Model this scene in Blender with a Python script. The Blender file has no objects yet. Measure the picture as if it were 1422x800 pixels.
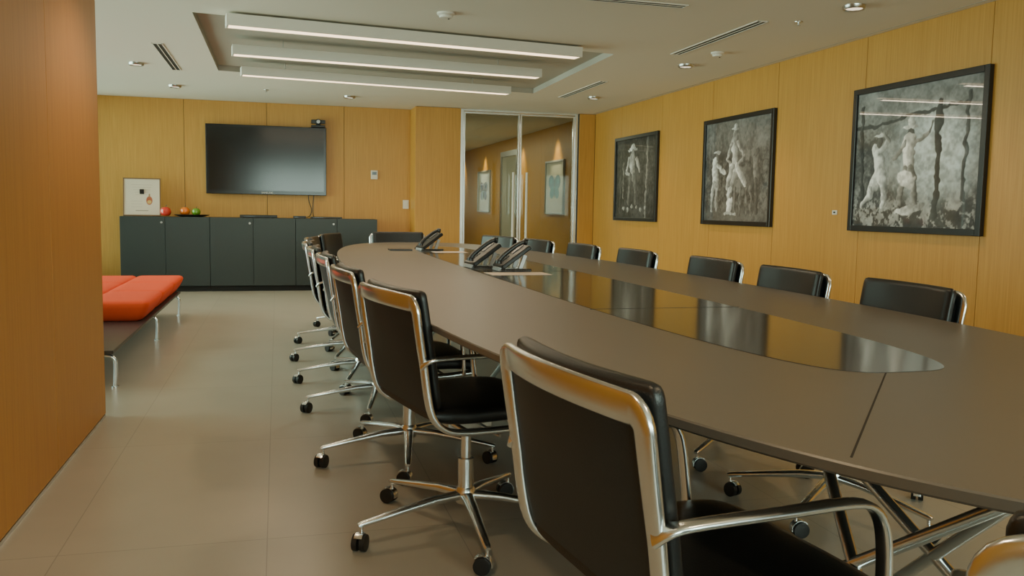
import bpy, bmesh, math, random
import numpy as np
from mathutils import Vector, Matrix
random.seed(4); np.random.seed(4)
col = bpy.context.scene.collection
PI = math.pi
R = math.radians

# ------------------------------------------------------------------ materials
def new_mat(name):
    m = bpy.data.materials.new(name); m.use_nodes = True
    nt = m.node_tree; b = nt.nodes['Principled BSDF']
    return m, nt, b
def mat(name, c, rough=.5, metal=0, coat=0, spec=.5, emis=None, es=0, bump=0, bscale=200, var=0):
    m, nt, b = new_mat(name)
    b.inputs['Base Color'].default_value = (*c, 1)
    b.inputs['Roughness'].default_value = rough
    b.inputs['Metallic'].default_value = metal
    b.inputs['Coat Weight'].default_value = coat
    b.inputs['Coat Roughness'].default_value = .03
    b.inputs['Specular IOR Level'].default_value = spec
    if emis:
        b.inputs['Emission Color'].default_value = (*emis, 1); b.inputs['Emission Strength'].default_value = es
    if bump or var:
        tc = nt.nodes.new('ShaderNodeTexCoord'); n = nt.nodes.new('ShaderNodeTexNoise')
        n.inputs['Scale'].default_value = bscale; n.inputs['Detail'].default_value = 4
        nt.links.new(tc.outputs['Object'], n.inputs['Vector'])
        if bump:
            bp = nt.nodes.new('ShaderNodeBump'); bp.inputs['Strength'].default_value = bump; bp.inputs['Distance'].default_value = .002
            nt.links.new(n.outputs['Fac'], bp.inputs['Height']); nt.links.new(bp.outputs['Normal'], b.inputs['Normal'])
        if var:
            mx = nt.nodes.new('ShaderNodeMix'); mx.data_type = 'RGBA'
            mx.inputs[6].default_value = (*[x*(1-var) for x in c], 1); mx.inputs[7].default_value = (*[min(1, x*(1+var)) for x in c], 1)
            nt.links.new(n.outputs['Fac'], mx.inputs[0]); nt.links.new(mx.outputs[2], b.inputs['Base Color'])
    return m
def wood_mat(name, c1, c2, rough=.42):
    m, nt, b = new_mat(name)
    tc = nt.nodes.new('ShaderNodeTexCoord'); mp = nt.nodes.new('ShaderNodeMapping')
    mp.inputs['Scale'].default_value = (70, 70, 1.6)
    n = nt.nodes.new('ShaderNodeTexNoise'); n.inputs['Scale'].default_value = 1.6; n.inputs['Detail'].default_value = 5; n.inputs['Distortion'].default_value = .3
    n2 = nt.nodes.new('ShaderNodeTexNoise'); n2.inputs['Scale'].default_value = .8; n2.inputs['Detail'].default_value = 2
    r = nt.nodes.new('ShaderNodeValToRGB'); r.color_ramp.elements[0].position = .3; r.color_ramp.elements[1].position = .7
    r.color_ramp.elements[0].color = (*c1, 1); r.color_ramp.elements[1].color = (*c2, 1)
    ad = nt.nodes.new('ShaderNodeMath'); ad.operation = 'MULTIPLY_ADD'; ad.inputs[1].default_value = .35
    nt.links.new(tc.outputs['Object'], mp.inputs['Vector']); nt.links.new(mp.outputs['Vector'], n.inputs['Vector'])
    nt.links.new(tc.outputs['Object'], n2.inputs['Vector'])
    nt.links.new(n2.outputs['Fac'], ad.inputs[0]); nt.links.new(n.outputs['Fac'], ad.inputs[2])
    sb = nt.nodes.new('ShaderNodeMath'); sb.operation = 'SUBTRACT'; sb.inputs[1].default_value = .17
    nt.links.new(ad.outputs[0], sb.inputs[0]); nt.links.new(sb.outputs[0], r.inputs['Fac'])
    nt.links.new(r.outputs['Color'], b.inputs['Base Color'])
    b.inputs['Roughness'].default_value = rough
    return m
def floor_mat():
    m, nt, b = new_mat('floor_tile')
    tc = nt.nodes.new('ShaderNodeTexCoord'); mp = nt.nodes.new('ShaderNodeMapping')
    mp.inputs['Location'].default_value = (.04, -.35, 0)
    br = nt.nodes.new('ShaderNodeTexBrick')
    br.inputs['Scale'].default_value = 1; br.inputs['Brick Width'].default_value = .63; br.inputs['Row Height'].default_value = 1.26
    br.inputs['Mortar Size'].default_value = .002; br.inputs['Mortar Smooth'].default_value = .2
    br.offset = 0
    br.inputs['Color1'].default_value = (.385, .355, .295, 1); br.inputs['Color2'].default_value = (.405, .372, .310, 1)
    br.inputs['Mortar'].default_value = (.27, .25, .21, 1)
    n = nt.nodes.new('ShaderNodeTexNoise'); n.inputs['Scale'].default_value = 3; n.inputs['Detail'].default_value = 6
    mx = nt.nodes.new('ShaderNodeMix'); mx.data_type = 'RGBA'; mx.blend_type = 'MULTIPLY'; mx.inputs[0].default_value = 1
    rp = nt.nodes.new('ShaderNodeValToRGB'); rp.color_ramp.elements[0].color = (.88, .88, .88, 1); rp.color_ramp.elements[1].color = (1.08, 1.08, 1.08, 1)
    nt.links.new(tc.outputs['Object'], mp.inputs['Vector']); nt.links.new(mp.outputs['Vector'], br.inputs['Vector'])
    nt.links.new(tc.outputs['Object'], n.inputs['Vector']); nt.links.new(n.outputs['Fac'], rp.inputs['Fac'])
    nt.links.new(br.outputs['Color'], mx.inputs[6]); nt.links.new(rp.outputs['Color'], mx.inputs[7])
    nt.links.new(mx.outputs[2], b.inputs['Base Color'])
    b.inputs['Roughness'].default_value = .32
    return m
def glass_mat():
    m = bpy.data.materials.new('clear_glass'); m.use_nodes = True; nt = m.node_tree
    nt.nodes.remove(nt.nodes['Principled BSDF']); out = nt.nodes['Material Output']
    t = nt.nodes.new('ShaderNodeBsdfTransparent'); t.inputs[0].default_value = (.78, .86, .80, 1)
    g = nt.nodes.new('ShaderNodeBsdfGlossy'); g.inputs['Roughness'].default_value = .02
    f = nt.nodes.new('ShaderNodeFresnel'); f.inputs[0].default_value = 1.5
    mx = nt.nodes.new('ShaderNodeMixShader')
    nt.links.new(f.outputs[0], mx.inputs[0]); nt.links.new(t.outputs[0], mx.inputs[1]); nt.links.new(g.outputs[0], mx.inputs[2])
    nt.links.new(mx.outputs[0], out.inputs[0])
    return m
def art_mat():
    m, nt, b = new_mat('printed_paper')
    a = nt.nodes.new('ShaderNodeVertexColor'); a.layer_name = 'Col'
    nt.links.new(a.outputs['Color'], b.inputs['Base Color'])
    b.inputs['Roughness'].default_value = .6; b.inputs['Coat Weight'].default_value = 1; b.inputs['Coat Roughness'].default_value = .015
    return m
M = dict(
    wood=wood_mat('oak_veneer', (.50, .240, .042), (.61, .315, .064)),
    woodleft=wood_mat('oak_veneer_shaded', (.49, .200, .026), (.57, .250, .038), .5),  # same veneer, with the left wall's dimmer light put into its colour
    floor=floor_mat(),
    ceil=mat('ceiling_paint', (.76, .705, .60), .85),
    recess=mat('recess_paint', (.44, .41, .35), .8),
    white=mat('white_plastic', (.76, .72, .64), .5),
    leather=mat('black_leather', (.012, .0125, .013), .36, bump=.25, bscale=300),
    backleather=mat('charcoal_leather', (.026, .029, .031), .5, spec=.3, bump=.2, bscale=400),
    chrome=mat('polished_aluminium', (.82, .86, .88), .24, 1),
    steel=mat('brushed_steel', (.55, .55, .53), .3, 1),
    black=mat('black_plastic', (.012, .012, .012), .35),
    rubber=mat('caster_rubber', (.01, .01, .01), .45),
    table=mat('table_laminate', (.138, .118, .097), .36, var=.05, bscale=3),
    inlay=mat('table_glass_inlay', (.058, .052, .044), .11, spec=.3),
    seam=mat('seam_dark', (.02, .016, .013), .7),  # dark joint colour, for table seams and the backing behind panels
    cab=mat('cabinet_lacquer', (.032, .042, .041), .42),
    cabdark=mat('cabinet_dark', (.012, .013, .013), .6),
    orange=mat('orange_wool', (.80, .068, .010), .8, bump=.3, bscale=500),
    darkwood=mat('walnut_platform', (.035, .034, .033), .35),
    brownframe=mat('brown_frame', (.22, .12, .06), .4),
    screen=mat('tv_screen', (.008, .009, .009), .14),
    bezel=mat('tv_bezel', (.006, .006, .006), .2),
    frame=mat('black_frame', (.012, .011, .010), .3),
    silver=mat('silver_plastic', (.5, .5, .5), .35, .4),
    keys=mat('phone_keys', (.07, .07, .072), .5),
    lcd=mat('phone_display', (.05, .06, .07), .2),
    paper=mat('paper', (.78, .62, .50), .7),
    red=mat('red_glass', (.6, .03, .015), .08, coat=1),
    orangeg=mat('orange_glass', (.8, .18, .01), .08, coat=1),
    green=mat('green_glass', (.12, .30, .02), .08, coat=1),
    led=mat('led_diffuser', (1, .9, .75), .5, emis=(1, .72, .44), es=3.2),
    lens=mat('downlight_lens', (1, .9, .75), .5, emis=(1, .82, .6), es=1.5),
    outlet=mat('vent_dark', (.03, .03, .027), .7),
    glass=glass_mat(), art=art_mat(),
    grey=mat('wall_plaster', (.36, .33, .25), .8),
)

# ------------------------------------------------------------------ mesh builder
def catmull(pts, n=4):
    P = [np.array(p, float) for p in pts]; out = []
    for i in range(len(P)-1):
        p0 = P[max(i-1, 0)]; p1 = P[i]; p2 = P[i+1]; p3 = P[min(i+2, len(P)-1)]
        for k in range(n):
            t = k/n
            out.append(.5*((2*p1)+(-p0+p2)*t+(2*p0-5*p1+4*p2-p3)*t*t+(-p0+3*p1-3*p2+p3)*t**3))
    out.append(P[-1]); return out
class MB:
    def __init__(s): s.bm = bmesh.new(); s.mi = 0
    def _face(s, vs):
        try:
            f = s.bm.faces.new(vs); f.material_index = s.mi; return f
        except ValueError: return None
    def box(s, c, d, rot=None, inset=0):
        c = Vector(c); vs = []
        for sx in (-1, 1):
            for sy in (-1, 1):
                for sz in (-1, 1):
                    k = inset if sz < 0 else 0
                    p = Vector((sx*(d[0]/2-k), sy*(d[1]/2-k), sz*d[2]/2))
                    if rot is not None: p = rot @ p
                    vs.append(s.bm.verts.new(c+p))
        for q in ((0, 1, 3, 2), (4, 6, 7, 5), (0, 4, 5, 1), (2, 3, 7, 6), (0, 2, 6, 4), (1, 5, 7, 3)):
            s._face([vs[i] for i in q])
        return s
    def bb(s, x0, x1, y0, y1, z0, z1):
        return s.box(((x0+x1)/2, (y0+y1)/2, (z0+z1)/2), (abs(x1-x0), abs(y1-y0), abs(z1-z0)))
    def prism(s, poly, z0, z1):
        a = [s.bm.verts.new((x, y, z0)) for x, y in poly]; b = [s.bm.verts.new((x, y, z1)) for x, y in poly]
        n = len(poly)
        s._face(a[::-1]); s._face(b)
        for i in range(n): s._face([a[i], a[(i+1) % n], b[(i+1) % n], b[i]])
        return s
    def rings(s, rings, cap=True, close=False):
        R_ = [[s.bm.verts.new(p) for p in r] for r in rings]; n = len(R_[0])
        for i in range(len(R_)-1):
            for j in range(n): s._face([R_[i][j], R_[i][(j+1) % n], R_[i+1][(j+1) % n], R_[i+1][j]])
        if cap: s._face(R_[0][::-1]); s._face(R_[-1])
        return s
    def tube(s, pts, r, seg=10):
        P = [Vector(p) for p in pts]; rs = r if isinstance(r, (list, tuple)) else [r]*len(P)
        rings = []; up = None
        for i, p in enumerate(P):
            T = (P[min(i+1, len(P)-1)]-P[max(i-1, 0)]).normalized()
            if up is None:
                up = Vector((0, 0, 1)) if abs(T.z) < .9 else Vector((1, 0, 0))
            u = (up - T*up.dot(T)).normalized(); up = u; w = T.cross(u)
            rings.append([p+(u*math.cos(2*PI*k/seg)+w*math.sin(2*PI*k/seg))*rs[i] for k in range(seg)])
        return s.rings(rings)
    def sweep(s, pts, nrm, w, t, ws=None, ts=None, e=4, seg=16):
        P = [Vector(p) for p in pts]; rings = []
        for i, p in enumerate(P):
            T = (P[min(i+1, len(P)-1)]-P[max(i-1, 0)]).normalized()
            N = Vector(nrm[i]); N = (N-T*N.dot(T)).normalized(); W = N.cross(T)
            a = w*(ws[i] if ws else 1)/2; b = t*(ts[i] if ts else 1)/2; ring = []
            for k in range(seg):
                th = 2*PI*(k+.5)/seg; c, sn = math.cos(th), math.sin(th)
                ring.append(p+W*a*math.copysign(abs(c)**(2/e), c)+N*b*math.copysign(abs(sn)**(2/e), sn))
            rings.append(ring)
        return s.rings(rings)
    def lathe(s, prof, c=(0, 0, 0), seg=20, rot=None):
        c = Vector(c); rings = []
        for r, z in prof:
            ring = []
            for k in range(seg):
                p = Vector((max(r, 1e-4)*math.cos(2*PI*k/seg), max(r, 1e-4)*math.sin(2*PI*k/seg), z))
                if rot is not None: p = rot @ p
                ring.append(c+p)
            rings.append(ring)
        return s.rings(rings)
    def warp(s, fn):
        for v in s.bm.verts: v.co = Vector(fn(v.co))
        return s
    def build(s, name, m, parent=None, bevel=0, smooth=False, ang=40, segs=2):
        bmesh.ops.recalc_face_normals(s.bm, faces=s.bm.faces[:])
        me = bpy.data.meshes.new(name); s.bm.to_mesh(me); s.bm.free()
        for x in (m if isinstance(m, (list, tuple)) else [m]): me.materials.append(x)
        if smooth: me.shade_smooth(); me.set_sharp_from_angle(angle=R(ang))
        o = bpy.data.objects.new(name, me); col.objects.link(o)
        if parent: o.parent = parent
        if bevel:
            b = o.modifiers.new('bevel', 'BEVEL'); b.width = bevel; b.segments = segs; b.limit_method = 'ANGLE'
        return o
def tag(o, label, cat, group=None):
    o['label'] = label; o['category'] = cat
    if group: o['group'] = group
    return o
def thing(name, label, cat, loc=(0, 0, 0), rz=0, group=None):
    o = bpy.data.objects.new(name, None); col.objects.link(o); o.empty_display_size = .1
    o.location = loc; o.rotation_euler = (0, 0, rz); return tag(o, label, cat, group)
def struct(o): o['kind'] = 'structure'; return o
def dup(root, loc, rz, label):
    r = root.copy(); col.objects.link(r); r.location = loc; r.rotation_euler = (0, 0, rz); r['label'] = label
    for ch in list(root.children):
        c = ch.copy(); col.objects.link(c); c.parent = r
        for g in list(ch.children):
            d = g.copy(); col.objects.link(d); d.parent = c
    return r

# ------------------------------------------------------------------ room shell
XR, YB, XL, ZC = 4.263, 11.82, -2.35, 2.425
PX, PY = -.862, 4.757
struct(MB().bb(-2.6, 4.5, -2.8, 21.2, -.1, 0).build('floor', M['floor']))
rec = [(-.56, 6.50), (2.77, 6.98), (2.84, 9.62), (-.556, 9.2)]
outer = [(-2.6, -2.8), (4.5, -2.8), (4.5, 21.2), (-2.6, 21.2)]
cb = MB(); bm = cb.bm
zi = [bm.verts.new((x, y, ZC)) for x, y in rec]; zo = [bm.verts.new((x, y, ZC)) for x, y in outer]
zt = [bm.verts.new((x, y, ZC+.055)) for x, y in rec]; zu = [bm.verts.new((x, y, ZC+.25)) for x, y in outer]
for i in range(4):
    j = (i+1) % 4
    cb.mi = 0; cb._face([zo[i], zo[j], zi[j], zi[i]]); cb._face([zo[i], zo[j], zu[j], zu[i]])
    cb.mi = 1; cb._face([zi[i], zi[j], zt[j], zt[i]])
cb._face(zt); cb.mi = 0; cb._face(zu)
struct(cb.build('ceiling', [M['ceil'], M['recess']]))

def wall(name, dims, m=M['seam']): return struct(MB().bb(*dims).build(name, m))
def panels_x(parent, X, ys, z0, z1, side, t=.014, m='wood'):
    mb = MB()
    for a, b in zip(ys[:-1], ys[1:]):
        mb.bb(X, X+side*t, a+.0025, b-.0025, z0, z1)
    return mb.build('panelling', M[m], parent, bevel=.001)
def panels_y(parent, Y, xs, z0, z1, t=.014):
    mb = MB()
    for a, b in zip(xs[:-1], xs[1:]):
        mb.bb(a+.0025, b-.0025, Y-t, Y, z0, z1)
    return mb.build('panelling', M['wood'], parent, bevel=.001)
w = wall('wall_right', (XR+.014, XR+.2, -2.8, 21.2, 0, ZC))
panels_x(w, XR+.014, [-2.7, -1.4, -.24, .94, 2.1, 3.28, 4.46, 5.64, 6.82, 8.0, 9.2, 10.4, 11.36], .08, ZC-.001, -1)
panels_x(w, XR+.014, [11.5, 12.1, 13.9, 15.2, 16.9, 18.7, 21.0], .08, ZC-.001, -1)
w = wall('wall_back', (XL-.2, 1.78, YB+.014, YB+.2, 0, ZC))
panels_y(w, YB+.014, [XL, -2.15, -1.14, -.125, .87, 1.765], .08, ZC-.001)
w = wall('wall_pillar', (1.774, 2.351, 11.384, YB+.2, 0, ZC))
panels_y(w, 11.384, [1.757, 2.368], .0, ZC-.004)
MB().bb(1.76, 1.774, 11.384, YB, .0, ZC-.004).bb(2.351, 2.365, 11.384, YB+.2, 0, ZC-.004).build('side_panelling', M['wood'], w)
w = wall('wall_end', (4.03, XR+.014, 11.37, 11.50, 0, ZC))
panels_y(w, 11.37, [4.03, 4.26], 0, ZC-.004)
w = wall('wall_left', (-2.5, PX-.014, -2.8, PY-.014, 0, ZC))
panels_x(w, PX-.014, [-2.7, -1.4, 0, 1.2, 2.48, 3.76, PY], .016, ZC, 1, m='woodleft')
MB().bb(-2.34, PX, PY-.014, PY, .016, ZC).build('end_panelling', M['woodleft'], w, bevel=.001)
struct(MB().bb(PX-.014, PX+.002, -2.7, PY-.01, 0, .014).build('baseboard_left', M['steel']))
struct(MB().bb(XR-.0, XR+.014, -2.7, 11.36, 0, .08).build('baseboard_right', M['cabdark']))
struct(MB().bb(XL, 1.76, YB, YB+.014, 0, .08).build('baseboard_back', M['cabdark']))
struct(MB().bb(XR-.06, XR-.054, -2.7, 11.3, ZC-.004, ZC+.001).build('trim_1', M['steel']))
wall('wall_corridor_left', (2.2, 2.365, YB+.2, 21.2, 0, ZC), M['grey'])
wall('wall_corridor_end', (2.2, 4.4, 21.0, 21.2, 0, ZC), M['wood'])
wall('wall_corridor_back', (-2.6, 2.2, YB+.2, YB+.3, 0, ZC), M['grey'])
wm = MB()
for y in (4.80, 6.55, 8.30, 10.05, 11.78): wm.bb(XL-.08, XL, y-.03, y+.03, 0, ZC)
wm.bb(XL-.08, XL, 4.76, YB, 0, .08).bb(XL-.08, XL, 4.76, YB, ZC-.07, ZC).bb(XL-.08, XL, 4.76, YB, .78, .83)
wn = struct(wm.build('window_1', M['steel'])); MB().bb(XL-.045, XL-.037, 4.76, YB, .05, ZC-.05).build('pane', M['glass'], wn)
wf = MB(); wf.bb(-2.5, 4.3, -2.8, -2.6, 0, .8).bb(-2.5, 4.3, -2.8, -2.6, 2.2, ZC).bb(-2.5, -.6, -2.8, -2.6, .8, 2.2).bb(3.7, 4.3, -2.8, -2.6, .8, 2.2)
struct(wf.build('wall_front', M['grey']))
wm = MB()
for x in (-.57, .85, 2.25, 3.67): wm.bb(x-.03, x+.03, -2.74, -2.66, .8, 2.2)
wm.bb(-.6, 3.7, -2.74, -2.66, .8, .85).bb(-.6, 3.7, -2.74, -2.66, 2.15, 2.2)
wn = struct(wm.build('window_2', M['steel'])); MB().bb(-.6, 3.7, -2.704, -2.696, .82, 2.18).build('pane', M['glass'], wn)

# ------------------------------------------------------------------ glass doors
GY = 11.43
f = MB()
f.bb(2.366, 2.41, GY-.03, GY+.03, 0, ZC).bb(3.985, 4.028, GY-.03, GY+.03, 0, ZC).bb(2.41, 3.985, GY-.02, GY+.02, ZC-.03, ZC)
struct(f.build('trim_2', M['chrome'], bevel=.003))
def glass_door(name, x0, x1, hx):
    d = MB(); d.bb(x0, x0+.022, GY-.018, GY+.018, .01, ZC-.035).bb(x1-.022, x1, GY-.018, GY+.018, .01, ZC-.035)
    d.bb(x0+.022, x1-.022, GY-.018, GY+.018, .01, .1).bb(x0+.022, x1-.022, GY-.018, GY+.018, ZC-.06, ZC-.035)
    o = struct(d.build(name, M['chrome'], bevel=.002))
    MB().bb(x0+.022, x1-.022, GY-.005, GY+.005, .1, ZC-.06).build('pane', M['glass'], o)
    MB().tube([(hx, GY-.06, .68), (hx, GY-.06, 1.6)], .018, 12).tube([(hx, GY-.06, .8), (hx, GY, .8)], .008).tube([(hx, GY-.06, 1.48), (hx, GY, 1.48)], .008).build('handle', M['white'], o, smooth=True)
    return o
glass_door('door_1', 2.415, 3.19, 3.10)
glass_door('door_2', 3.20, 3.98, 3.29)
df = MB(); df.bb(XR-.03, XR, 15.25, 15.37, 0, 2.1).bb(XR-.03, XR, 16.4, 16.52, 0, 2.1).bb(XR-.03, XR, 15.25, 16.52, 2.1, 2.2)
d3 = struct(df.build('door_3', M['steel'])); MB().bb(XR-.012, XR, 15.37, 16.4, 0, 2.1).build('door_leaf', M['grey'], d3)

# ------------------------------------------------------------------ printed pictures (per-vertex colour)
def fnoise(H, W, octs, seed):
    rg = np.random.RandomState(seed); a = np.zeros((H, W)); tot = 0
    for o, amp in octs:
        g = rg.rand(o+2, int(o*W/H)+3)
        ys = np.linspace(0, o, H); xs = np.linspace(0, int(o*W/H)+1, W)
        y0 = ys.astype(int); x0 = xs.astype(int); fy = (ys-y0)[:, None]; fx = (xs-x0)[None, :]
        fy = fy*fy*(3-2*fy); fx = fx*fx*(3-2*fx)
        A = g[np.ix_(y0, x0)]; B = g[np.ix_(y0, x0+1)]; C_ = g[np.ix_(y0+1, x0)]; D = g[np.ix_(y0+1, x0+1)]
        a += amp*((A*(1-fx)+B*fx)*(1-fy)+(C_*(1-fx)+D*fx)*fy); tot += amp
    return a/tot
class Paint:
    def __init__(s, W, H, asp, seed=1):
        s.W, s.H = W, H
        s.y, s.x = np.mgrid[0:H, 0:W]; s.x = s.x/(W-1); s.y = 1-s.y/(H-1); s.asp = asp
        s.c = np.zeros((H, W, 3)); s.fold = None
        s.wx = (fnoise(H, W, [(14, 1), (34, .6)], seed+50)-.5)*.045; s.wy = (fnoise(H, W, [(14, 1), (34, .6)], seed+60)-.5)*.045
        s.warp = False
    def put(s, m, v, sh=None):
        v = np.array(v if hasattr(v, '__len__') else (v, v, v), float)
        V = v[None, None, :]*(sh[..., None] if sh is not None else 1)
        if s.fold is not None: V = V*s.fold[..., None]
        s.c = s.c*(1-m[..., None])+V*m[..., None]
    def xy(s): return (s.x+s.wx, s.y+s.wy) if s.warp else (s.x, s.y)
    def ell(s, cx, cy, rx, ry, v, ang=0, soft=.15):
        X, Y = s.xy(); dx = (X-cx)*s.asp; dy = Y-cy; a = R(ang); u = dx*math.cos(a)+dy*math.sin(a); w = -dx*math.sin(a)+dy*math.cos(a)
        d = np.sqrt((u/(rx*s.asp))**2+(w/ry)**2)
        sh = np.clip(.8-.5*u/(rx*s.asp), .3, 1.3) if s.warp else None
        s.put(np.clip((1-d)/soft+.5, 0, 1), v, sh)
    def line(s, x0, y0, x1, y1, w0, v, w1=None, soft=.006):
        X, Y = s.xy(); w1 = w0 if w1 is None else w1
        ax, ay, bx, by = x0*s.asp, y0, x1*s.asp, y1; dx, dy = bx-ax, by-ay; L = dx*dx+dy*dy+1e-9
        t = np.clip(((X*s.asp-ax)*dx+(Y-ay)*dy)/L, 0, 1)
        ex = X*s.asp-ax-t*dx; ey = Y-ay-t*dy; d = np.hypot(ex, ey); wd = w0+(w1-w0)*t
        sh = np.clip(.75-.6*ex/np.maximum(wd, .004), .2, 1.35) if s.warp else None
        s.put(np.clip((wd-d)/soft+.5, 0, 1), v, sh)
    def rect(s, x0, y0, x1, y1, v): s.put(((s.x > x0) & (s.x < x1) & (s.y > y0) & (s.y < y1)).astype(float), v)
    def mesh(s, name, fn, parent=None):
        W, H = s.W, s.H; co = []
        for j in range(H):
            for i in range(W): co.append(fn(i/(W-1), j/(H-1)))
        fc = [(j*W+i, j*W+i+1, (j+1)*W+i+1, (j+1)*W+i) for j in range(H-1) for i in range(W-1)]
        me = bpy.data.meshes.new(name); me.from_pydata(co, [], fc); me.materials.append(M['art'])
        at = me.color_attributes.new('Col', 'FLOAT_COLOR', 'POINT')
        c = np.ones((H*W, 4), dtype=np.float32); c[:, :3] = np.clip(s.c, 0, 1).reshape(-1, 3); at.data.foreach_set('color', c.ravel())
        o = bpy.data.objects.new(name, me); col.objects.link(o)
        if parent: o.parent = parent
        return o
def contrast(n, c, k): return np.clip((n-c)*k+.5, 0, 1)
def scene_bg(p, seed, lo, hi, fine=1.0, k=3.4):
    n = fnoise(p.H, p.W, [(5, 1), (12, 1), (28, .9), (60, fine), (100, .6*fine)], seed); p.c[:] = (lo+(hi-lo)*contrast(n, .5, k)**1.5)[..., None]
    p.fold = .66+.7*contrast(fnoise(p.H, p.W, [(14, 1), (34, 1), (70, .6)], seed+9), .5, 2.6); p.warp = True
    return n
def art1():
    p = Paint(300, 240, 1.24, 1); n = scene_bg(p, 1, .06, .30, .8, 2.6)
    p.put(np.clip((.34-p.y)*3, 0, .5), .30)
    p.put(np.clip(1.6*(1-np.hypot((p.x-.66)*1.0, (p.y-.50)*1.05)/.42), 0, .82), (.50, .58, .62))  # pale bluish window reflection painted into the print
    p.put(np.clip((p.y-.76)*6, 0, .6)*(n > .51), .42); p.put(np.clip((p.y-.76)*6, 0, .8)*(n <= .47), .04)
    p.line(.0, .27, .9, .16, .016, .05, .012)
    p.line(.69, .14, .70, .92, .028, .03); p.line(.05, .1, .07, .8, .02, .05); p.line(.90, .1, .89, .8, .018, .07)
    p.line(.20, .44, .24, .60, .05, .9, .06); p.line(.23, .60, .14, .76, .05, .95, .035); p.line(.25, .62, .27, .84, .042, .8, .03)
    p.line(.15, .74, .08, .86, .032, .85, .018); p.ell(.225, .37, .026, .042, .10); p.ell(.225, .33, .05, .014, .65)
    p.line(.22, .45, .30, .37, .02, .55, .014); p.line(.30, .37, .26, .31, .014, .25)
    p.ell(.475, .285, .065, .016, .75); p.ell(.48, .255, .032, .028, .65); p.ell(.48, .325, .026, .036, .10)
    p.line(.47, .40, .48, .60, .062, .85, .052); p.line(.44, .41, .35, .50, .022, .4, .015); p.line(.51, .41, .62, .34, .022, .3, .015); p.line(.62, .34, .655, .27, .014, .12)
    p.line(.45, .60, .41, .82, .042, .30, .03); p.line(.5, .60, .54, .80, .044, .25, .03); p.ell(.46, .66, .08, .06, .95, 20)
    p.ell(.50, .87, .12, .03, .6, -10); return p
def art2():
    p = Paint(260, 210, 1.24, 2); n = scene_bg(p, 2, .025, .16, .7, 3)
    p.put(np.clip((.38-p.y)*3, 0, .55), .20); p.put(np.clip((p.y-.82)*5, 0, .6), .13)
    p.ell(.60, .60, .19, .14, .14); p.line(.52, .50, .43, .66, .065, .3, .04); p.ell(.41, .72, .035, .08, .5, 15)
    for x in (.5, .58, .68, .74): p.line(x, .68, x+.01, .93, .024, .14, .014)
    p.line(.47, .22, .49, .46, .072, .5, .058); p.ell(.475, .125, .028, .04, .35); p.ell(.475, .085, .062, .014, .65); p.ell(.475, .06, .033, .028, .6)
    p.line(.42, .24, .36, .38, .024, .45, .018); p.line(.36, .38, .44, .45, .017, .4); p.line(.53, .24, .61, .36, .024, .45, .018); p.line(.61, .36, .55, .45, .017, .4)
    p.line(.44, .46, .37, .66, .045, .6, .032); p.line(.52, .47, .65, .64, .045, .55, .032)
    p.line(.17, .42, .18, .62, .065, .85, .06); p.ell(.20, .34, .03, .042, .14); p.ell(.20, .30, .06, .014, .6); p.line(.22, .44, .33, .52, .022, .75)
    p.line(.16, .62, .13, .90, .038, .45, .028); p.line(.2, .62, .22, .90, .035, .38, .025)
    p.ell(.42, .84, .055, .09, .8, 10); p.ell(.43, .74, .026, .033, .14); p.line(.34, .92, .52, .93, .015, .6)
    p.line(.80, .40, .82, .6, .05, .16); p.ell(.80, .34, .03, .04, .08); p.line(.81, .6, .82, .9, .03, .08)
    return p
def art3():
    p = Paint(200, 160, 1.24, 3); n = scene_bg(p, 3, .012, .07, .7)
    p.line(.80, .0, .78, 1, .03, .18); p.line(.12, .1, .12, .95, .014, .1)
    p.ell(.43, .13, .12, .02, .8); p.ell(.43, .10, .05, .032, .7); p.ell(.43, .18, .036, .048, .25)
    p.line(.43, .27, .44, .46, .10, .45, .08); p.line(.34, .26, .27, .42, .034, .55, .024); p.line(.27, .42, .40, .46, .024, .5); p.line(.53, .26, .62, .40, .034, .5, .024)
    p.line(.39, .48, .34, .82, .055, .14, .04); p.line(.49, .48, .54, .82, .055, .12, .04)
    for k in range(6): p.ell(.22+.11*k, .88+.02*math.sin(k*2), .03, .024, .45)
    p.line(.2, .3, .2, .75, .012, .25); return p
def picture(p, y0, y1, z0, z1, label, fw=.042, name='framed_photograph', cat='framed picture', group=None, fm='frame', X=XR):
    t = thing(name, label, cat, (X, (y0+y1)/2, z0), 0, group)
    w, h = (y1-y0)/2, z1-z0
    b = MB(); b.bb(-.035, 0, -w, -w+fw, 0, h).bb(-.035, 0, w-fw, w, 0, h).bb(-.035, 0, -w+fw, w-fw, 0, fw).bb(-.035, 0, -w+fw, w-fw, h-fw, h)
    b.build('frame', M[fm], t, bevel=.003)
    MB().bb(-.014, 0, -w+fw, w-fw, fw, h-fw).build('backing', M['black'], t)
    p.mesh('print', lambda u, v: (-.018, (w-fw)-(2*(w-fw))*u, fw+(h-2*fw)*v), t)
    return t
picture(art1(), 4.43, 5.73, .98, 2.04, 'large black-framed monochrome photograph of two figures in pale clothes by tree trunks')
picture(art2(), 6.82, 8.12, .98, 2.03, 'black-framed monochrome photograph of a rider on horseback, middle of the three')
picture(art3(), 9.24, 10.54, .98, 2.03, 'darkest black-framed monochrome photograph of a man in a hat, nearest glass doors')
def butterfly(c1, c2):
    p = Paint(70, 90, .78); p.c[:] = (.6, .6, .52)
    for s in (-1, 1):
        p.ell(.5+s*.17, .40, .17, .15, c1, s*35); p.ell(.5+s*.13, .60, .13, .13, c2, -s*30); p.ell(.5+s*.2, .38, .06, .06, c2)
    p.line(.5, .3, .5, .7, .014, .02); return p
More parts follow.
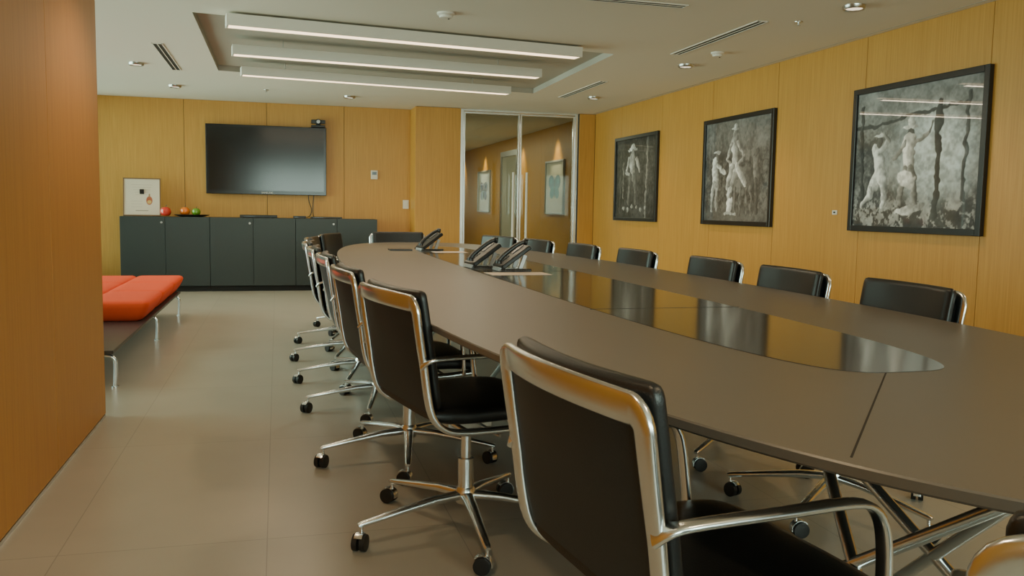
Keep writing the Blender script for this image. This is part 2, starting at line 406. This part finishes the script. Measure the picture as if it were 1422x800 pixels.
picture(butterfly((.02, .12, .18), (.04, .22, .26)), 12.62, 13.55, 1.03, 1.88, 'framed blue butterfly print on corridor wall just behind glass doors', .03, 'butterfly_print', 'framed picture', fm='silver')
picture(butterfly((.02, .02, .03), (.03, .05, .08)), 17.4, 18.5, 1.03, 1.9, 'framed dark butterfly print far down the corridor', .03, 'butterfly_print', 'framed picture', fm='silver')

# ------------------------------------------------------------------ ceiling fittings
def linear_light(x0, y0, x1, y1, label):
    L = math.hypot(x1-x0, y1-y0); a = math.atan2(y1-y0, x1-x0)
    t = thing('linear_pendant_light', label, 'ceiling light', (x0, y0, 2.33), a, 'linear ceiling lights')
    b = MB(); b.bb(0, L, 0, .016, 0, .080).bb(0, L, .124, .14, 0, .080).bb(0, L, .016, .124, .03, .080).bb(0, .016, .016, .124, 0, .03).bb(L-.016, L, .016, .124, 0, .03)
    b.build('housing', M['white'], t, bevel=.002)
    MB().bb(.017, L-.017, .017, .123, .003, .03).build('diffuser', M['led'], t)
    for k in (.15, .85): MB().tube([(L*k, .07, .078), (L*k, .07, .149)], .004, 6).build('suspension_rod', M['steel'], t)
linear_light(-.326, 6.36, 2.386, 6.69, 'linear pendant light nearest the camera, longest in view')
linear_light(-.345, 7.55, 2.395, 7.83, 'middle linear pendant light hanging under ceiling recess')
linear_light(-.317, 8.71, 2.43, 9.06, 'linear pendant light farthest from the camera, nearest the television')
dl = [(-1.28, 8.98, 'round downlight left of the ceiling recess beside the twin slot vent'), (-1.10, 10.5, 'round downlight in ceiling left of the television'),
      (.85, 10.7, 'round downlight in ceiling above the right end of cabinets'), (3.55, 4.85, 'round downlight nearest the camera above the right wall'),
      (3.57, 7.24, 'round downlight in ceiling before the middle framed photograph'), (3.59, 9.65, 'round downlight in ceiling nearest the glass doors')]
def downlight():
    t = thing('downlight', '', 'ceiling light', (0, 0, 0), 0, 'round ceiling downlights')
    MB().lathe([(.05, 0), (.052, -.02), (.062, -.026), (.068, -.02), (.07, 0)], seg=24).build('trim_ring', M['steel'], t, smooth=True)
    MB().lathe([(.0, -.017), (.05, -.017), (.05, -.01), (.0, -.01)], seg=24).build('lens', M['lens'], t)
    return t
d0 = downlight()
for i, (x, y, lb) in enumerate(dl):
    if i == 0: d0.location = (x, y, ZC); d0['label'] = lb
    else: dup(d0, (x, y, ZC), 0, lb)
def vent(x, y, L, rz, n, label):
    t = thing('slot_vent', label, 'air vent', (x, y, ZC), rz, 'ceiling slot vents')
    W = .035*n+.012
    MB().bb(-L/2, L/2, -W/2+.006, W/2-.006, -.003, 0).build('slot', M['outlet'], t)
    b = MB(); b.bb(-L/2-.01, L/2+.01, -W/2-.004, -W/2+.006, -.006, 0).bb(-L/2-.01, L/2+.01, W/2-.006, W/2+.004, -.006, 0).bb(-L/2-.01, -L/2, -W/2, W/2, -.006, 0).bb(L/2, L/2+.01, -W/2, W/2, -.006, 0)
    for k in range(1, n): b.bb(-L/2, L/2, -W/2+.006+.035*k-.004, -W/2+.006+.035*k+.004, -.006, 0)
    b.build('frame', M['white'], t)
vent(-.955, 8.57, 1.46, PI/2, 2, 'twin slot air vent left of the ceiling recess')
vent(3.25, 6.11, 1.35, PI/2, 2, 'long slot air vent in front of the largest framed photograph')
vent(3.25, 9.12, 1.36, PI/2, 2, 'slot air vent right of the linear lights toward the glass doors')
vent(2.0, 5.22, 1.1, 0, 2, 'slot air vent crossing the ceiling at the top edge of view')
def detector(x, y, label, s=1):
    t = thing('smoke_detector', label, 'smoke detector', (x, y, ZC), 0)
    MB().lathe([(.0, 0), (.055*s, 0), (.055*s, -.012), (.042*s, -.02), (.04*s, -.034), (.0, -.038)], seg=24).build('body', M['white'], t, smooth=True)
    MB().lathe([(.0, -.034), (.006, -.036), (.006, -.041), (.0, -.041)], c=(.02, 0, 0), seg=8).build('indicator', M['black'], t)
detector(1.12, 5.93, 'round white smoke detector in front of the nearest linear light', 1.1)
detector(3.54, 6.6, 'round white smoke detector between the two right-hand downlights', 1)
def sprinkler(x, y, label):
    t = thing('ceiling_sprinkler', label, 'sprinkler', (x, y, ZC))
    MB().lathe([(0, .001), (.03, .001), (.028, -.006), (0, -.006)], seg=16).build('escutcheon', M['steel'], t, smooth=True)
    MB().tube([(0, 0, -.005), (0, 0, -.025)], .006, 8).lathe([(0, -.025), (.015, -.025), (.015, -.028), (0, -.028)], seg=12).build('nozzle', M['steel'], t)
sprinkler(3.49, 5.37, 'small metal sprinkler head above the largest framed photograph')
sprinkler(-.11, 10.5, 'small metal sprinkler head above the television')

# ------------------------------------------------------------------ conference table
TX, TY, TW, TL, TN, TZ = 1.31, 4.63, .931, 3.98, 2.7, .752
def sup(cx, cy, a, b, n, N=160):
    o = []
    for k in range(N):
        t = 2*PI*k/N; c, s = math.cos(t), math.sin(t)
        o.append((cx+a*math.copysign(abs(c)**(2/n), c), cy+b*math.copysign(abs(s)**(2/n), s)))
    return o
tb = thing('conference_table', 'long dark brown oval conference table with glossy dark centre inlay and chrome legs', 'table', (TX, TY, 0))
mb = MB()
def ring(k, z): return [Vector((x, y, z)) for x, y in sup(0, 0, TW-k, TL-k, TN, 240)]
mb.rings([ring(.07, .716), ring(.004, .731), ring(0, .735), ring(0, .749), ring(.003, .752)])
mb.build('tabletop', M['table'], tb, smooth=True, ang=25)
IX, IW = .046, .292
MB().prism(sup(IX, 0, IW, 3.03, 3.9, 200), TZ, TZ+.0012).build('inlay', M['inlay'], tb)
def seam(x0, y0, x1, y1, w=.004, z=TZ+.0004):
    d = Vector((x1-x0, y1-y0, 0)); n = Vector((-d.y, d.x, 0)).normalized()*w/2
    MB().prism([(x0-n.x, y0-n.y), (x1-n.x, y1-n.y), (x1+n.x, y1+n.y), (x0+n.x, y0+n.y)], TZ-.001, z).build('seam', M['seam'], tb)
seam(0, -3.02, -.515, -3.59, .0035); seam(0, 3.02, .515, 3.59)
for y in (-1.79, 0, 1.79): seam(IX-IW, y, IX+IW, y, .004, TZ+.0017)
MB().bb(-.45, .45, -3.35, 3.35, .68, .716).build('support_beam', M['black'], tb, bevel=.004)
for yc, fx in ((-3.08, .25), (-.1, .13), (1.95, .1)):
    for sx in (-1, 1):
        for sy in (-1, 1):
            p0 = Vector((-sx*.04, yc-sy*.43, .675)); p1 = Vector((sx*fx, yc+sy*.43, .012))
            MB().tube([p0, p1], .0145, 14).lathe([(0, -.012), (.026, -.012), (.026, -.002), (.0, .0)], c=p1, seg=14).build('leg', M['chrome'], tb, smooth=True)

# ------------------------------------------------------------------ swivel chair (faces local +x)
HW = .262
def make_chair():
    t = thing('swivel_chair', '', 'chair', (0, 0, 0), 0, 'swivel chairs around the conference table')
    prof = [(.205, .420), (.10, .410), (-.05, .410), (-.15, .416), (-.20, .435), (-.232, .475), (-.248, .54), (-.259, .62), (-.272, .70), (-.285, .786)]
    side = catmull([(x, HW, z) for x, z in prof], 3)
    S = [Vector(p) for p in side]; Nn = []
    for i in range(len(S)):
        T = (S[min(i+1, len(S)-1)]-S[max(i-1, 0)]).normalized(); Nn.append(T.cross(Vector((0, 1, 0))))
    nb = Nn[-1]; upd = Vector((-.17, 0, .985)).normalized(); r = .030; cen = S[-1]+Vector((0, -r, 0))
    half = S[:]; hn = Nn[:]
    for k in range(1, 7):
        a = PI/2*k/6; half.append(cen+Vector((0, r*math.cos(a), 0))+upd*r*math.sin(a)); hn.append(nb)
    topz = half[-1]; yy = HW-r; BOW = .030
    for k in range(1, 9):
        y = yy*(1-k/8); half.append(Vector((topz.x-BOW*(1-(y/yy)**2), y, topz.z+.006*(1-(y/yy)**2)))); hn.append(nb)
    path = half + [Vector((p.x, -p.y, p.z)) for p in half[-2::-1]]; nn = hn+hn[-2::-1]
    n = len(path); ws = [1+.40*max(0, min(1, (min(i, n-1-i)-20)/10)) for i in range(n)]
    MB().sweep(path, nn, .038, .020, ws, e=3).build('frame', M['chrome'], t, smooth=True, ang=50)
    def bow(co):
        k = max(0, min(1, (co.z-.48)/.34)); k = k*k*(3-2*k)
        return (co.x-(BOW-.004)*k*max(0, 1-(co.y/yy)**2), co.y, co.z)
    bp = catmull([(x, 0, z) for x, z in prof[5:]]+[(-.292, 0, .826), (-.295, 0, .848)], 3)
    bpv = [Vector(p) for p in bp]
    def nrm(P):
        o = []
        for i in range(len(P)):
            T = (P[min(i+1, len(P)-1)]-P[max(i-1, 0)]).normalized(); o.append(T.cross(Vector((0, 1, 0))))
        return o
    bn = nrm(bpv); n = len(bpv)
    pad = [p-bn[i]*.034 for i, p in enumerate(bpv)]
    def tp(i, n, k=.5):
        e_ = min(i, n-1-i); return [k, .85, 1][e_] if e_ < 3 else 1
    def tw(i, n):
        e_ = min(i, n-1-i); return [.93, .975, .99, 1][e_] if e_ < 4 else 1
    MB().sweep(pad, bn, 2*HW-.008, .042, [tw(i, n) for i in range(n)], [tp(i, n, .4) for i in range(n)], e=4, seg=64).warp(bow).build('backrest', M['leather'], t, smooth=True, ang=60)
    sh = [p-bn[i]*.005 for i, p in enumerate(bpv[:-4])]
    MB().sweep(sh, bn[:-4], 2*HW-.02, .012, e=4, seg=64).warp(bow).build('back_panel', M['backleather'], t, smooth=True, ang=50)
    sp = [Vector(p) for p in catmull([(-.225, 0, .468), (-.12, 0, .456), (0, 0, .454), (.11, 0, .456), (.19, 0, .450), (.228, 0, .434)], 3)]
    sn = [Vector((0, 0, -1))]*len(sp); n = len(sp)
    MB().sweep(sp, sn, 2*HW-.02, .066, [.96 if tp(i, n) < .8 else 1 for i in range(n)], [tp(i, n) for i in range(n)], e=4, seg=28).build('seat', M['leather'], t, smooth=True, ang=60)
    for s in (-1, 1):
        a = catmull([(-.268, s*(HW+.005), .63), (-.250, s*(HW+.024), .648), (-.20, s*(HW+.029), .653), (-.05, s*(HW+.030), .653), (.065, s*(HW+.030), .653), (.112, s*(HW+.030), .643), (.138, s*(HW+.029), .612), (.150, s*(HW+.027), .56), (.158, s*(HW+.022), .48), (.162, s*(HW+.017), .425), (.162, s*HW, .412)], 3)
        P = [Vector(p) for p in a]; N_ = []
        for i in range(len(P)):
            T = (P[min(i+1, len(P)-1)]-P[max(i-1, 0)]).normalized(); N_.append(T.cross(Vector((0, 1, 0))))
        MB().sweep(P, N_, .032, .014, e=3, seg=12).build('armrest', M['chrome'], t, smooth=True, ang=50)
    MB().tube([(.09, -.24, .405), (.09, .24, .405)], .009).tube([(-.1, -.24, .405), (-.1, .24, .405)], .009).bb(-.11, .1, -.03, .03, .392, .404).build('cross_brace', M['chrome'], t, smooth=True)
    MB().bb(-.09, .07, -.055, .055, .365, .402).tube([(.02, -.05, .38), (.02, -.17, .375), (.03, -.2, .372)], .006).build('tilt_mechanism', M['steel'], t, bevel=.006)
    MB().lathe([(.0, .12), (.027, .12), (.027, .25), (.017, .252), (.017, .365), (.0, .366)], seg=16).build('gas_column', M['chrome'], t, smooth=True)
    MB().lathe([(.0, .095), (.032, .095), (.036, .11), (.036, .135), (.028, .15), (.0, .152)], seg=20).build('base_hub', M['chrome'], t, smooth=True)
    for k in range(5):
        a = R(40+72*k); d = Vector((math.cos(a), math.sin(a), 0)); rr = .378
        P = [d*.025+Vector((0, 0, .122)), d*.12+Vector((0, 0, .118)), d*.24+Vector((0, 0, .102)), d*rr+Vector((0, 0, .082)), d*(rr+.012)+Vector((0, 0, .08))]
        lg = MB().sweep(P, [Vector((0, 0, 1))]*5, .042, .028, [1, .9, .75, .6, .4], [1.1, 1, .8, .65, .4], e=2.6, seg=12).build('base_leg', M['chrome'], t, smooth=True, ang=50)
        b = random.uniform(0, 2*PI); ax = Vector((math.cos(b), math.sin(b), 0)); fw = Vector((-ax.y, ax.x, 0)); c = d*rr+fw*.014+Vector((0, 0, .027))
        cs = MB()
        for s in (-1, 1):
            q = c+ax*s*.013; cs.tube([q-ax*.009, q-ax*.0085, q+ax*.0085, q+ax*.009], [.022, .027, .027, .022], 18)
        cs.mi = 1; cs.tube([d*rr+Vector((0, 0, .05)), d*rr+Vector((0, 0, .084))], .006, 8)
        hd = []
        for j in range(7):
            th = R(-10+j*25); hd.append(c+fw*(-math.cos(th))*.031+Vector((0, 0, math.sin(th)*.031)))
        cs.sweep(hd, [(h-c).normalized() for h in hd], .028, .004, e=4, seg=8)
        cs.build('caster', [M['rubber'], M['chrome']], lg, smooth=True, ang=50)
    return t
proto = make_chair()
ords = 'black leather swivel chair, '
left = [(.463, 1.365, 7, ords+'largest and nearest the camera on the table\'s left side'),
        (.332, 2.76, 12, ords+'second from the camera along the left side'),
        (.262, 3.68, 5, ords+'third from the camera along the left side'),
        (.235, 4.68, 1, ords+'fourth from the camera along the left side'),
        (.21, 5.46, -2, ords+'fifth from the camera along the left side'),
        (.205, 6.25, -4, ords+'sixth from the camera along the left side'),
        (.25, 7.05, -8, ords+'seventh from the camera along the left side'),
        (.44, 7.98, -22, ords+'last of the left side, at the far rounded corner'),
        (1.17, 8.70, -88, ords+'alone at the far end of the table before the cabinets'),
        (.765, .378, 45, ords+'at the near rounded end, cut off at bottom right'),
        (2.30, 2.70, 176, ords+'nearest the camera on the right side, below the largest photograph'),
        (2.31, 3.48, 178, ords+'second from the camera along the right side'),
        (2.34, 4.27, 180, ords+'third from the camera along the right side'),
        (2.29, 5.22, 181, ords+'fourth from the camera along the right side'),
        (2.22, 6.05, 183, ords+'fifth from the camera along the right side'),
        (2.13, 6.91, 188, ords+'sixth from the camera along the right side'),
        (1.99, 7.70, 200, ords+'last of the right side, nearest the glass doors')]
for i, (x, y, h, lb) in enumerate(left):
    a = R(h); lo = (x+.292*math.cos(a), y+.292*math.sin(a), 0)
    if i == 0: proto.location = lo; proto.rotation_euler = (0, 0, a); proto['label'] = lb
    else: dup(proto, lo, a, lb)

# ------------------------------------------------------------------ desk phones
def make_phone():
    t = thing('desk_phone', '', 'telephone', (0, 0, 0), 0, 'desk phones on the conference table')
    a = R(-36); Rm = Matrix.Rotation(a, 3, 'Y')
    def P(x, y, z): return Rm @ Vector((x, y, z))+Vector((0, 0, .080))
    MB().box(P(0, 0, 0), (.20, .19, .024), Rm).build('body', M['black'], t, bevel=.006)
    MB().box(P(.05, .035, .0135), (.08, .10, .004), Rm).build('screen', M['lcd'], t, bevel=.001)
    k = MB()
    for i in range(4):
        for j in range(3): k.box(P(-.015-.02*i, .005+.027*j, .0145), (.013, .02, .005), Rm)
    for i in range(5): k.box(P(.06-.02*i, .088, .0145), (.012, .008, .005), Rm)
    k.build('keypad', M['keys'], t, bevel=.001)
    h = catmull([P(-.10, -.066, .03), P(-.085, -.066, .042), P(-.04, -.066, .05), P(.04, -.066, .05), P(.085, -.066, .042), P(.10, -.066, .03)], 4)
    hn = [Rm @ Vector((0, 0, 1))]*len(h)
    n = len(h); MB().sweep(h, hn, .046, .024, [1.1 if min(i, n-1-i) < 4 else .75 for i in range(n)], [1.5 if min(i, n-1-i) < 4 else 1 for i in range(n)], e=3).build('handset', M['black'], t, smooth=True)
    s = MB()
    for y in (-.06, .06):
        s.box((.045, y, .052), (.022, .014, .085), Matrix.Rotation(R(20), 3, 'Y')).box((.0, y, .006), (.19, .016, .01))
    s.box((.088, 0, .006), (.014, .136, .01)).box((-.078, 0, .012), (.03, .136, .021)).build('stand', M['silver'], t, bevel=.002)
    coil = []
    for k in range(90):
        u = k/89; b = Vector((-.09+.17*u, -.105-.01*math.sin(PI*u), .012)); coil.append(b+Vector((0, math.cos(k*1.6)*.006, math.sin(k*1.6)*.006)))
    MB().tube(coil, .0025, 6).build('cord', M['black'], t, smooth=True)
    return t
ph = make_phone()
pl = [(1.165, 4.93, 5, 'black tilted desk phone left of its pair at the nearer paper'), (1.275, 4.68, 2, 'black desk phone of the nearer pair with silver stand, right one'),
      (1.19, 6.92, 10, 'black desk phone alone farther along the table beside the flat pad')]
for i, (x, y, a, lb) in enumerate(pl):
    if i == 0: ph.location = (x, y, TZ+.0015); ph.rotation_euler = (0, 0, R(a)); ph['label'] = lb
    else: dup(ph, (x, y, TZ+.0015), R(a), lb)
def sheet(x, y, a, w, d, label):
    o = MB().box((0, 0, .0008), (w, d, .0016)).build('paper_sheet', M['paper']); o.location = (x, y, TZ+.0014); o.rotation_euler = (0, 0, R(a))
    tag(o, label, 'paper')
sheet(1.25, 4.46, 3, .33, .17, 'pale paper sheet lying before the nearer phones')
sheet(1.31, 6.68, 5, .26, .16, 'pale paper sheet lying before the farther phone')
o = MB().box((0, 0, .006), (.18, .16, .012)).build('notepad', M['black'], bevel=.003); o.location = (.96, 6.98, TZ+.0002); tag(o, 'flat black pad lying left of the farther phone', 'notepad')

# ------------------------------------------------------------------ cabinets
CX0, CW, CF, CH = -1.86, 1.0433, 11.41, .935
clab = ['dark grey-green double-door cabinet at the left, carrying the framed certificate', 'dark grey-green double-door cabinet in the middle under the television', 'dark grey-green double-door cabinet at the right, partly behind chairs']
for i in range(3):
    t = thing('cabinet', clab[i], 'cabinet', (CX0+CW*(i+.5), CF, 0), 0, 'cabinets along the back wall')
    MB().bb(-CW/2+.001, CW/2-.001, .022, YB-CF-.004, .07, CH).build('body', M['cab'], t, bevel=.002)
    MB().bb(-CW/2+.001, CW/2-.001, .06, YB-CF-.03, 0, .07).build('plinth', M['cabdark'], t)
    for s in (0, 1):
        x0 = -CW/2+s*CW/2+.003; x1 = x0+CW/2-.006
        d = MB().bb(x0, x1, 0, .02, .075, CH-.004).build('door', M['cab'], t, bevel=.0015)
        if s == 0:
            MB().lathe([(0, .0), (.014, .0), (.014, -.012), (0, -.014)], c=(x1-.04, 0, CH-.07), seg=14, rot=Matrix.Rotation(R(-90), 3, 'X')).build('knob', M['steel'], d, smooth=True)
# ------------------------------------------------------------------ television
t = thing('television', 'large black flat-screen television mounted on the back wall', 'television', (-.123, YB-.001, 1.235))
MB().bb(-.755, .755, -.075, -.025, 0, .89).build('bezel', M['bezel'], t, bevel=.006)
MB().bb(-.722, .722, -.0765, -.074, .05, .858).build('screen', M['screen'], t)
MB().bb(-.25, .25, -.025, 0, .2, .65).build('wall_bracket', M['black'], t)
def text(s, size, m, parent, loc, rot):
    cu = bpy.data.curves.new('lettering', 'FONT'); cu.body = s; cu.size = size; cu.align_x = 'CENTER'; cu.extrude = .0005
    o = bpy.data.objects.new('tmp', cu); col.objects.link(o); dg = bpy.context.evaluated_depsgraph_get(); dg.update()
    me = bpy.data.meshes.new_from_object(o.evaluated_get(dg)); bpy.data.objects.remove(o)
    me.materials.clear(); me.materials.append(m)
    o = bpy.data.objects.new('lettering', me); col.objects.link(o); o.parent = parent; o.location = loc; o.rotation_euler = rot
text('SAMSUNG', .032, M['white'], t, (.0, -.0765, .014), (PI/2, 0, 0))
t = thing('conference_camera', 'small black conference camera perched on the television\'s top right corner', 'camera', (.53, YB-.06, 2.126))
MB().bb(-.09, .09, -.04, .03, 0, .03).build('base', M['black'], t, bevel=.006)
MB().bb(-.03, .03, -.02, .015, .03, .045).lathe([(0, -.05), (.034, -.05), (.038, -.03), (.038, .03), (.03, .04), (0, .04)], c=(0, 0, .075), seg=18, rot=Matrix.Rotation(R(90), 3, 'X')).bb(-.09, .09, -.025, .025, .052, .10).build('head', M['black'], t, bevel=.004)
MB().lathe([(0, .0), (.024, .0), (.022, .012), (0, .014)], c=(0, -.045, .075), seg=16, rot=Matrix.Rotation(R(90), 3, 'X')).build('lens', M['silver'], t)
tag(MB().tube(catmull([(.40, YB-.03, 1.24), (.41, YB-.03, 1.15), (.44, YB-.035, 1.05), (.42, YB-.05, .97), (.36, YB-.12, .943), (.28, YB-.2, .942)], 4), .005, 6).tube(catmull([(.47, YB-.03, 1.24), (.46, YB-.03, 1.1), (.46, YB-.04, 1.0), (.48, YB-.08, .945), (.56, YB-.15, .942)], 4), .005, 6).build('television_cable', M['black'], smooth=True), 'black cables hanging from the television to the cabinet', 'cable')
def media(name, x0, x1, y0, y1, h, label, cat='media box'):
    t = thing(name, label, cat, ((x0+x1)/2, (y0+y1)/2, CH)); w = (x1-x0)/2; d = (y1-y0)/2
    MB().bb(-w, w, -d, d, .004, h).build('case', M['black'], t, bevel=.003)
    MB().bb(-w*.8, -w*.2, -d-.001, -d+.001, h*.35, h*.7).build('display', M['lcd'], t)
    MB().bb(-w*.85, -w*.7, -d*.8, d*.8, 0, .005).bb(w*.7, w*.85, -d*.8, d*.8, 0, .005).build('foot', M['rubber'], t)
media('media_player', -.46, .0, 11.5, 11.74, .035, 'slim black media player on the middle cabinet')
media('remote_codec', .20, .36, 11.5, 11.6, .03, 'small black box before the hanging cables on cabinets')
media('network_box', .42, .82, 11.48, 11.64, .022, 'flat black box at right of the television cables')
t = thing('framed_certificate', 'framed certificate with emblem standing on the left cabinet', 'framed certificate', (-1.62, 11.55, CH), R(4))
p = Paint(90, 100, .9); p.c[:] = (.70, .62, .50)
for k in range(5): p.line(.2+.03*k, .16+.07*k, .8-.04*k, .16+.07*k, .005, (.50, .42, .34))
p.ell(.71, .60, .09, .12, (.42, .10, .04)); p.ell(.71, .64, .06, .05, (.62, .40, .12)); p.line(.71, .48, .71, .43, .02, (.35, .2, .1))
for k in range(3): p.line(.2, .62+.08*k, .5, .62+.08*k, .005, (.52, .45, .38))
p.rect(.32, .87, .68, .89, (.3, .26, .2))
tilt = Matrix.Rotation(R(-12), 3, 'X')
def tv(x, y, z): return tilt @ Vector((x, y, z))+Vector((0, 0, .004))
fr = MB()
for c, d in (((-.210, 0, .24), (.014, .016, .48)), ((.210, 0, .24), (.014, .016, .48)), ((0, 0, .007), (.41, .016, .014)), ((0, 0, .473), (.41, .016, .014))): fr.box(tv(*c), d, tilt)
fr.build('frame', M['brownframe'], t, bevel=.002)
MB().box(tv(0, .004, .24), (.406, .008, .452), tilt).build('backing', M['black'], t)
p.mesh('certificate', lambda u, v: tuple(tv(-.203+.406*u, -.002, .014+.452*v)), t)
MB().box((0, .085, .17), (.05, .008, .34), Matrix.Rotation(R(14), 3, 'X')).build('easel_strut', M['black'], t)
def fruit(x, y, m, label, r=.045, z=CH):
    t = thing('glass_apple', label, 'ornament', (x, y, z), random.random(), 'glass fruit on the left cabinet')
    pr = []
    for k in range(15):
        a = PI*k/14; rr = r*math.sin(a)*(1+.08*math.cos(a)); zz = r-.95*r*math.cos(a)-(.25*r*math.exp(-(rr/(.3*r))**2) if k > 9 else -.12*r*math.exp(-(rr/(.3*r))**2) if k < 4 else 0)
        pr.append((rr, zz))
    MB().lathe(pr, seg=24).build('body', m, t, smooth=True, ang=80)
    MB().tube([(0, 0, 1.6*r), (.004, 0, 1.95*r), (.012, 0, 2.2*r)], .0035, 6).build('stem', M['darkwood'], t, smooth=True)
fruit(-1.335, 11.47, M['red'], 'red glass apple beside the framed certificate', .066)
fruit(-1.12, 11.56, M['orangeg'], 'orange glass apple in the black dish', .060, CH+.012)
fruit(-.985, 11.54, M['green'], 'green glass apple in the black dish', .054, CH+.012)
o = MB().lathe([(0, 0), (.12, 0), (.19, .022), (.192, .028), (.12, .010), (0, .010)], seg=32).build('shallow_dish', M['black'], smooth=True); o.location = (-1.04, 11.58, CH); o.scale = (1.1, .75, 1)
tag(o, 'shallow black dish holding glass apples on the cabinet', 'dish')
t = thing('wall_thermostat', 'small white thermostat on the back wall right of the television', 'thermostat', (1.27, YB, 1.47))
MB().bb(-.045, .045, -.022, 0, 0, .12).build('body', M['white'], t, bevel=.004); MB().bb(-.03, .03, -.024, -.021, .06, .10).build('display', M['lcd'], t)
t = thing('light_switch', 'small white light switch on back wall beside the pillar', 'light switch', (1.70, YB, 1.08))
MB().bb(-.04, .04, -.01, 0, 0, .12).build('plate', M['white'], t, bevel=.002); MB().bb(-.025, .025, -.014, -.009, .03, .09).build('rocker', M['white'], t, bevel=.001)
t = thing('wall_socket', 'tiny white socket plate on right wall left of the largest photograph', 'wall socket', (XR, 5.93, 1.10))
MB().bb(-.008, 0, -.03, .03, 0, .035).build('plate', M['white'], t, bevel=.002); MB().bb(-.01, -.007, -.012, .012, .012, .024).build('outlet', M['black'], t)

# ------------------------------------------------------------------ orange daybed bench
t = thing('daybed_bench', 'low dark bench with thick orange-red seat cushions and bent chrome legs', 'bench', (-1.33, 7.25, 0))
MB().bb(-.40, .40, -1.85, 1.78, .216, .238).build('platform', M['darkwood'], t, bevel=.004)
for k in range(3):
    y0 = -.58+.81*k
    for s in (0, 1):
        c = MB(); cx, cy = -.215+.43*s, y0+.405; rg = []
        for zz, k2 in ((.238, .085), (.250, .062), (.290, .034), (.335, .010), (.366, 0), (.382, .008), (.390, .026), (.393, .08)):
            rg.append([Vector((x, y, zz)) for x, y in sup(cx, cy, .2148-k2, .4048-k2, 14, 96)])
        c.rings(rg).build('cushion', M['orange'], t, smooth=True, ang=70)
for y in (-1.75, .1, 1.72):
    for s in (-1, 1):
        pth = catmull([(s*.2, y, .20), (s*.34, y, .195), (s*.385, y, .175), (s*.395, y, .13), (s*.39, y, .008)], 3)
        MB().tube([Vector(p) for p in pth], .012, 10).lathe([(0, 0), (.022, 0), (.022, .01), (0, .012)], c=(s*.39, y, 0), seg=14).build('leg', M['chrome'], t, smooth=True)

# ------------------------------------------------------------------ lights
def area(name, loc, rot, sx, sy, e, c, spread=180):
    l = bpy.data.lights.new(name, 'AREA'); l.shape = 'RECTANGLE'; l.size = sx; l.size_y = sy; l.energy = e; l.color = c; l.spread = R(spread)
    o = bpy.data.objects.new(name, l); col.objects.link(o); o.location = loc; o.rotation_euler = rot; return o
area('daylight_left', (-2.75, 8.3, 1.4), (0, R(-98), 0), 2.2, 7.0, 430, (.90, 1, .92))
area('daylight_front', (1.5, -3.1, 1.5), (R(102), 0, 0), 4.2, 1.6, 370, (.94, .98, .96))
def spot(x, y, e, ang=120, z=2.38, c=(1, .74, .44), tx=0, ty=0):
    l = bpy.data.lights.new('downlight_or_fill_spot', 'SPOT'); l.energy = e; l.spot_size = R(ang); l.spot_blend = .8; l.shadow_soft_size = .06; l.color = c
    o = bpy.data.objects.new('downlight_or_fill_spot', l); col.objects.link(o); o.location = (x, y, z)
    d = Vector((tx, ty, -1)); o.rotation_euler = d.to_track_quat('-Z', 'Y').to_euler()
for x, y, _ in dl: spot(x, y, 34)
for x, y in ((3.55, 2.4), (3.55, 0), (-.2, 1.5), (-.3, 4.2), (1.3, 3.4), (1.3, .6)): spot(x, y, 38)  # unseen spots added as fill over the near half of the room
for y in (13.0, 15.0, 17.9, 20): spot(4.05, y, 62, 60, tx=.25)
area('corridor_fill', (3.0, 16.0, 2.40), (0, 0, 0), .3, 6, 62, (1, .93, .74))  # unseen fill added to brighten the corridor behind the glass doors
for y in (6.6, 7.75, 8.95): area('linear_lamp', (1.03, y, 2.31), (0, 0, R(6)), 2.6, .07, 14, (1, .80, .56))
wd = bpy.data.worlds.new('sky'); bpy.context.scene.world = wd; wd.use_nodes = True
wd.node_tree.nodes['Background'].inputs[0].default_value = (.62, .82, 1, 1); wd.node_tree.nodes['Background'].inputs[1].default_value = 1.6

# ------------------------------------------------------------------ camera
psi, th, rl = math.atan(.2733), math.atan(109.5/1195), .017
F = Vector((math.sin(psi)*math.cos(th), math.cos(psi)*math.cos(th), -math.sin(th)))
R0 = Vector((math.cos(psi), -math.sin(psi), 0)); U0 = R0.cross(F)
Rv = R0*math.cos(rl)+U0*math.sin(rl); Uv = U0*math.cos(rl)-R0*math.sin(rl)
cam = bpy.data.cameras.new('camera'); cam.sensor_width = 36; cam.lens = 36*1195/1422; cam.clip_start = .02
co = bpy.data.objects.new('camera', cam); col.objects.link(co)
co.matrix_world = Matrix(((Rv.x, Uv.x, -F.x, 0), (Rv.y, Uv.y, -F.y, 0), (Rv.z, Uv.z, -F.z, 1.1), (0, 0, 0, 1)))
bpy.context.scene.camera = co
